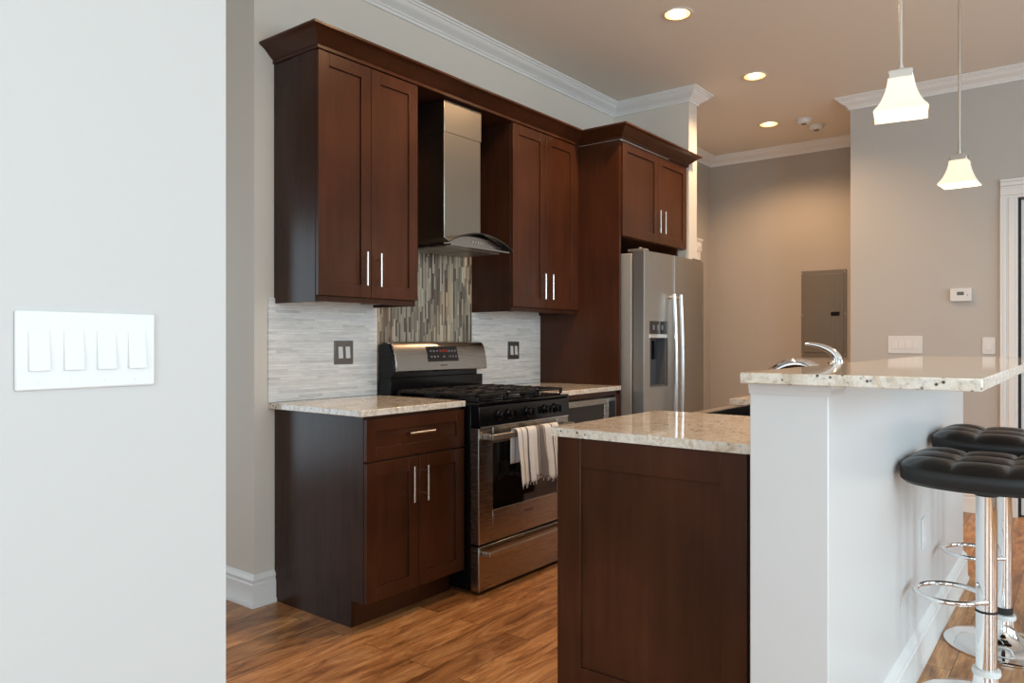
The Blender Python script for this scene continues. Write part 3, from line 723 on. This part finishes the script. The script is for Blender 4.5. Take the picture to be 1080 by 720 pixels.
# ------------------------------------------------------------------ island
IX0, IX1, IY0, IY1 = 2.045, 4.345, BY1 + .012, 1.375
c = thing('island_cabinet', 'dark cherry island cabinet with framed end panel under the low counter', 'cabinet', (3.2, 1.04, 0))
m = MB(); m.box(IX0, 2.755, IY0 + .02, IY1 - .02, .11, CT); m.box(2.755, 3.575, IY0 + .02, IY1 - .02, .11, .64); m.box(3.575, IX1, IY0 + .02, IY1 - .02, .11, CT)
m.box(IX0 + .02, IX1 - .02, IY0 + .02, IY1 - .09, 0, .11); m.build('body', M_SIDE, c)
fe = Fr('x', IX0)
m = MB(); st = .075
m.box(IX0 - .016, IX0 - .0005, IY1 - .078, IY1 + .012, 0, CT); m.box(IX0 - .016, IX0 - .0005, .752, .828, 0, CT)
m.box(IX0 - .016, IX0 - .0005, .828, IY1 - .078, CT - .095, CT); m.box(IX0 - .016, IX0 - .0005, .828, IY1 - .078, 0, .147)
m.box(IX0 - .008, IX0 - .0005, .828, IY1 - .078, .147, CT - .095)
m.build('end_panel', M_WOOD, c, bevel=.0015)
class FrB:  # fronts looking to +Y
    def __init__(s, p): s.p = p
    def box(s, m, u0, u1, w0, w1, z0, z1, mi=0): m.box(u0, u1, s.p + w0, s.p + w1, z0, z1, mi)
    def pt(s, u, w, z): return (u, s.p + w, z)
fb = FrB(IY1 - .02)
for u0, u1, z0, z1, hz in ((2.05, 2.40, .116, .88, .78), (2.403, 2.752, .116, .88, .78), (2.76, 3.163, .116, .632, .55), (3.167, 3.57, .116, .632, .55), (3.578, 3.95, .116, .88, .78), (3.953, 4.34, .116, .88, .78)):
    dd = shaker(fb, u0, u1, z0, z1, 'door', c); pull(fb, u1 - .03, hz - .08, dd)
m = MB(); z0, z1 = .888, .916; TY0, TY1 = BY1 + .002, 1.400
m.box(2.012, 2.768, TY0, TY1, z0, z1); m.box(3.545, 4.36, TY0, TY1, z0, z1); m.box(2.768, 3.545, TY0, .905, z0, z1)
m = m.build('countertop', M_GRAN); tag(m, 'cream granite island counter, the lower level beside the bar', 'countertop')
# apron-front sink filling the gap in the counter
c = thing('kitchen_sink', 'dark apron-front sink set into the island counter', 'sink', (3.165, 1.15, .65))
m = MB(); m.box(2.7695, 3.543, .907, .925, .65, .9155); m.box(2.7695, 3.543, 1.195, 1.212, .66, .9155); m.box(2.7695, 2.779, .925, 1.195, .65, .9155); m.box(3.532, 3.543, .925, 1.195, .65, .9155); m.box(2.779, 3.532, .925, 1.195, .65, .668)
m.build('basin', M_SINK, c, bevel=.003)
m = MB(); m.box(2.7695, 3.543, 1.213, 1.403, .65, .882); m.build('apron', M_SINKR, c, bevel=.004)
m = MB(); m.lathe((3.165, 1.06, .668), [(.001, 0), (.045, 0), (.045, .003), (.03, .004), (.001, .004)], 24); m.build('drain', M_CHROME, c)
# faucet
FX, FY = 3.20, .83
c = thing('kitchen_faucet', 'chrome faucet with low arched spout and raised curved lever behind the bar', 'faucet', (FX, FY, .916))
m = MB(); m.lathe((FX, FY, .917), [(.001, 0), (.034, 0), (.034, .006), (.026, .012), (.024, .02), (.024, .13), (.028, .16), (.024, .185), (.015, .2), (.001, .203)], 28); m.build('body', M_CHROME, c)
sp = [];
for i in range(17):
    t = i / 16; sp.append((FX - .0 * t, FY + .030 + .245 * t, 1.062 + .054 * math.sin(math.pi * min(1, t * 1.02) * .93 + .25) - .012))
m = MB().tube(sp, [.020 + .004 * math.sin(math.pi * i / 16) for i in range(17)], 16); m.build('spout', M_CHROME, c)
m = MB(); m.tube([sp[-1], (sp[-1][0], sp[-1][1] + .006, sp[-1][2] - .02)], [.019, .017], 16); m.build('spray_head', M_PANEL, c)
lv = []
for i in range(17):
    a = i / 16; th = math.radians(-8 + 96 * a)
    lv.append((FX, FY - .022 + .135 * (1 - math.cos(th)) , 1.112 + .075 * math.sin(th)))
m = MB().tube(lv, [.016 - .0115 * i / 16 for i in range(17)], 12, flat=1.4); m.build('lever', M_CHROME, c)
# raised bar top
slab('bar_counter', 1.852, 4.39, .180, .705, 1.0915, 1.1195, 'long raised granite bar top on the white half wall')

# ------------------------------------------------------------------ bar stools
def stool():
    c = thing('bar_stool', 'black tufted bar stool on chrome pedestal, nearer the camera', 'bar stool', (0, 0, 0), 'bar stools along the bar wall')
    m = MB(); m.lathe((0, 0, 0), [(.001, .002), (.205, .002), (.205, .007), (.196, .012), (.150, .017), (.100, .025), (.066, .040), (.046, .062), (.038, .090), (.036, .112), (.001, .112)], 64); m.build('base', M_CHROME, c)
    MB().lathe((0, 0, .1125), [(.001, 0), (.040, 0), (.042, .006), (.040, .018), (.001, .018)], 32).build('collar', M_WHITEB, c)
    m = MB().lathe((0, 0, .131), [(.001, 0), (.0305, 0), (.0305, .592), (.001, .592)], 32); m.build('pole', M_CHROME, c)
    MB().lathe((0, 0, .316), [(.0308, 0), (.0325, 0), (.0325, .007), (.0308, .007)], 32).build('black_ring', M_RUBBER, c)
    r = []; 
    for i in range(33):
        a = math.radians(-62 + 304 * i / 32)
        r.append((.110 * math.cos(a), .105 + .1 * math.sin(a), .355))
    r = [(.026, -.002, .352)] + r + [(-.026, -.002, .352)]
    MB().tube(r, .0085, 12).build('footrest', M_CHROME, c)
    m = MB(); m.box(-.06, .06, -.06, .06, .727, .733); m.lathe((0, 0, .695), [(.001, 0), (.034, 0), (.036, .034), (.001, .034)], 28); m.build('seat_plate', M_BLACKM, c)
    m = MB(); m.tube([(0, -.03, .715), (.0, -.12, .709), (0, -.17, .697)], .005, 8); m.tube([(0, -.165, .699), (0, -.215, .687)], .009, 10); m.build('height_lever', M_CHROME, c)
    # tufted seat cushion
    H = .215; n = 54; m = MB(); grid = []
    def sq(u, v):
        p = 6.0; k = (abs(u) ** p + abs(v) ** p) ** (1 / p) if (u or v) else 0; mx = max(abs(u), abs(v)); s = mx / k if k else 1
        return u * s, v * s
    for j in range(n + 1):
        row = []
        for i in range(n + 1):
            u, v = i / n * 2 - 1, j / n * 2 - 1; x, y = sq(u, v)
            e = max(abs(u), abs(v)); edge = (1 - e ** 7)
            su, sv = abs(math.sin(math.pi * 1.5 * (u + 1))), abs(math.sin(math.pi * 1.5 * (v + 1)))
            pil = (su ** .45) * (sv ** .45)
            z = .790 + .016 * edge + .014 * pil * (1 - e ** 12) + .012 * (y * y)
            row.append(m.bm.verts.new((x * .235, y * .226, z)))
        grid.append(row)
    for A, B in zip(grid, grid[1:]):
        for i in range(n): m.face([A[i], A[i + 1], B[i + 1], B[i]])
    loop = grid[0][:] + [g[-1] for g in grid[1:]] + grid[-1][-2::-1] + [g[0] for g in grid[-2:0:-1]]
    prev = loop
    for (s, z, kk) in ((1.012, .782, 1), (1.018, .765, 1), (1.01, .745, 0), (.96, .734, 0)):
        cur = [m.bm.verts.new((v.co.x * s, v.co.y * s, z + (v.co.z - .790) * 1.1)) for v in loop]
        for i in range(len(loop)): m.face([prev[i], prev[(i + 1) % len(loop)], cur[(i + 1) % len(loop)], cur[i]])
        prev = cur
    m.face(prev[::-1])
    m.build('seat', M_VINYL, c)
    return c
s1 = stool(); s2 = copy_tree(s1)
s1.location = (2.87, .268, 0); s2.location = (3.49, .268, 0)
for ch in s2.children:      # the farther stool is set a little higher
    if ch.name.split('.')[0] in ('seat', 'seat_plate', 'height_lever'): ch.location.z += .028
    if ch.name.split('.')[0] == 'pole': ch.scale = (.93, .93, 1.0); ch.location.z += .028
    if ch.name.split('.')[0] == 'black_ring': ch.scale = (.935, .935, 3.4); ch.location.z = .134 - .316 * 3.4
s2['label'] = 'black tufted bar stool on chrome pedestal, farther from the camera, behind the other stool'

# ------------------------------------------------------------------ pendants
PZ = 2.085
def pendant():
    c = thing('pendant_lamp', 'lit frosted glass pendant on a thin nickel rod, the nearer and larger one', 'pendant lamp', (0, 0, 0), 'pendant lamps over the bar')
    m = MB(); m.lathe((0, 0, CZ - PZ), [(.001, -.0005), (.065, -.0005), (.065, -.012), (.05, -.022), (.012, -.03), (.001, -.03)][::-1], 32); m.build('canopy', M_NICKEL, c)
    m = MB(); m.cyl((0, 0, .02), (0, 0, CZ - PZ - .025), .0065, 14); m.cyl((0, 0, .012), (0, 0, .03), .011, 14); m.build('rod', M_NICKEL, c)
    m = MB(); m.box(-.036, .036, -.036, .036, -.016, .012); m.box(-.022, .022, -.022, .022, .012, .018); m.build('holder', M_NICKEL, c, bevel=.002)
    prof = [(.038, -.016), (.040, -.032), (.044, -.053), (.050, -.073), (.058, -.094), (.068, -.112), (.078, -.125), (.081, -.132)]
    def ring(r, z, m, n=10):
        out = []
        for s in range(4):
            a0 = math.radians(45 + 90 * s); a1 = a0 + math.pi / 2
            p0 = Vector((math.cos(a0), math.sin(a0))) * r * 1.414; p1 = Vector((math.cos(a1), math.sin(a1))) * r * 1.414
            for k in range(n):
                t = k / n; p = p0.lerp(p1, t); d = 1 + .03 * math.sin(math.pi * t) * (1 if z > -.09 else -.5)
                out.append(m.bm.verts.new((p.x * d, p.y * d, z)))
        return out
    m = MB(); rs = [ring(r, z, m) for r, z in prof] + [ring(r - .004, z, m) for r, z in prof[::-1]]
    L = len(rs[0])
    for A, B in zip(rs, rs[1:] + rs[:1]):
        for k in range(L): m.face([A[k], A[(k + 1) % L], B[(k + 1) % L], B[k]])
    m.build('lamp_shade', M_SHADE, c)
    MB().lathe((0, 0, -.07), [(.001, -.030), (.018, -.024), (.025, -.01), (.022, .012), (.013, .030), (.013, .053), (.001, .053)], 20).build('bulb', M_BULB, c)
    return c
p1 = pendant(); p2 = copy_tree(p1)
p1.location = (2.76, .50, PZ); p1.rotation_euler = (0, 0, math.radians(10)); p2.location = (4.175, .50, PZ); p2.rotation_euler = (0, 0, math.radians(-4))
p2['label'] = 'lit frosted glass pendant on a thin nickel rod, the smaller one farther along the bar'
for q in (p1, p2):
    for ch in q.children:
        pass

# rods must reach the ceiling from the final height
WARM = (1.0, .63, .35)
for x in (2.76, 4.175):
    l = bpy.data.lights.new('pendant_light', 'POINT'); l.energy = 3; l.color = WARM; l.shadow_soft_size = .04
    o = bpy.data.objects.new('pendant_light', l); COL.objects.link(o); o.location = (x, .50, 1.94)

# ------------------------------------------------------------------ recessed ceiling lights
can_labels = ['lit recessed ceiling light nearest the top of the frame, largest of the three', 'lit recessed ceiling light, the middle of the three', 'lit recessed ceiling light beside the two smoke detectors, farthest of the three', 'recessed ceiling light above the stove end of the kitchen', 'recessed ceiling light at the kitchen entry']
first = None
for i, (cx, cy) in enumerate(CANS):
    if first is None:
        first = c = thing('recessed_light', can_labels[0], 'ceiling light', (cx, cy, CZ), 'recessed ceiling lights')
        m = MB(); P = [(.088, -.001), (.088, -.004), (.080, -.006), (.071, -.004), (.0705, .02), (.062, .06), (.055, .065), (.055, .068), (.0715, .068), (.0715, -.001)]
        rings = []
        for (r, h) in P: rings.append([m.bm.verts.new((cx + r * math.cos(2 * math.pi * k / 40), cy + r * math.sin(2 * math.pi * k / 40), CZ + h)) for k in range(40)])
        for j, (A, B) in enumerate(zip(rings, rings[1:] + rings[:1])):
            for k in range(40): m.face([A[k], A[(k + 1) % 40], B[(k + 1) % 40], B[k]], 0 if j in (0, 1, 8, 9) else 1)
        m.build('trim_ring', [M_TRIM, M_REFL], c)
        m = MB(); m.lathe((cx, cy, CZ + .03), [(.001, -.012), (.03, -.008), (.046, .004), (.05, .018), (.04, .036), (.001, .037)], 32); m.build('bulb', M_BULB, c)
    else:
        c = copy_tree(first); c.location = (cx, cy, CZ); c['label'] = can_labels[i]
    l = bpy.data.lights.new('can_light', 'SPOT'); l.energy = 60 if cx > 1.5 else 10; l.color = WARM; l.spot_size = math.radians(145); l.spot_blend = .6; l.shadow_soft_size = .05
    o = bpy.data.objects.new('can_light', l); COL.objects.link(o); o.location = (cx, cy, CZ - .02)

# smoke detectors
for (x, y, lab) in ((6.41, 1.89, 'round white smoke detector on the ceiling, the nearer and larger one'), (6.66, 1.86, 'round white smoke detector on the ceiling, the farther one')):
    c = thing('smoke_detector', lab, 'smoke detector', (x, y, CZ - .05), 'smoke detectors')
    MB().lathe((x, y, CZ - .0005), [(.001, -.040), (.045, -.040), (.055, -.032), (.058, -.012), (.068, -.008), (.068, 0), (.001, 0)], 32).build('body', M_WHITE, c)
    MB().lathe((x, y, CZ - .0405), [(.001, -.004), (.02, -.004), (.022, 0), (.001, 0)], 20).build('test_button', M_PEWTER, c)
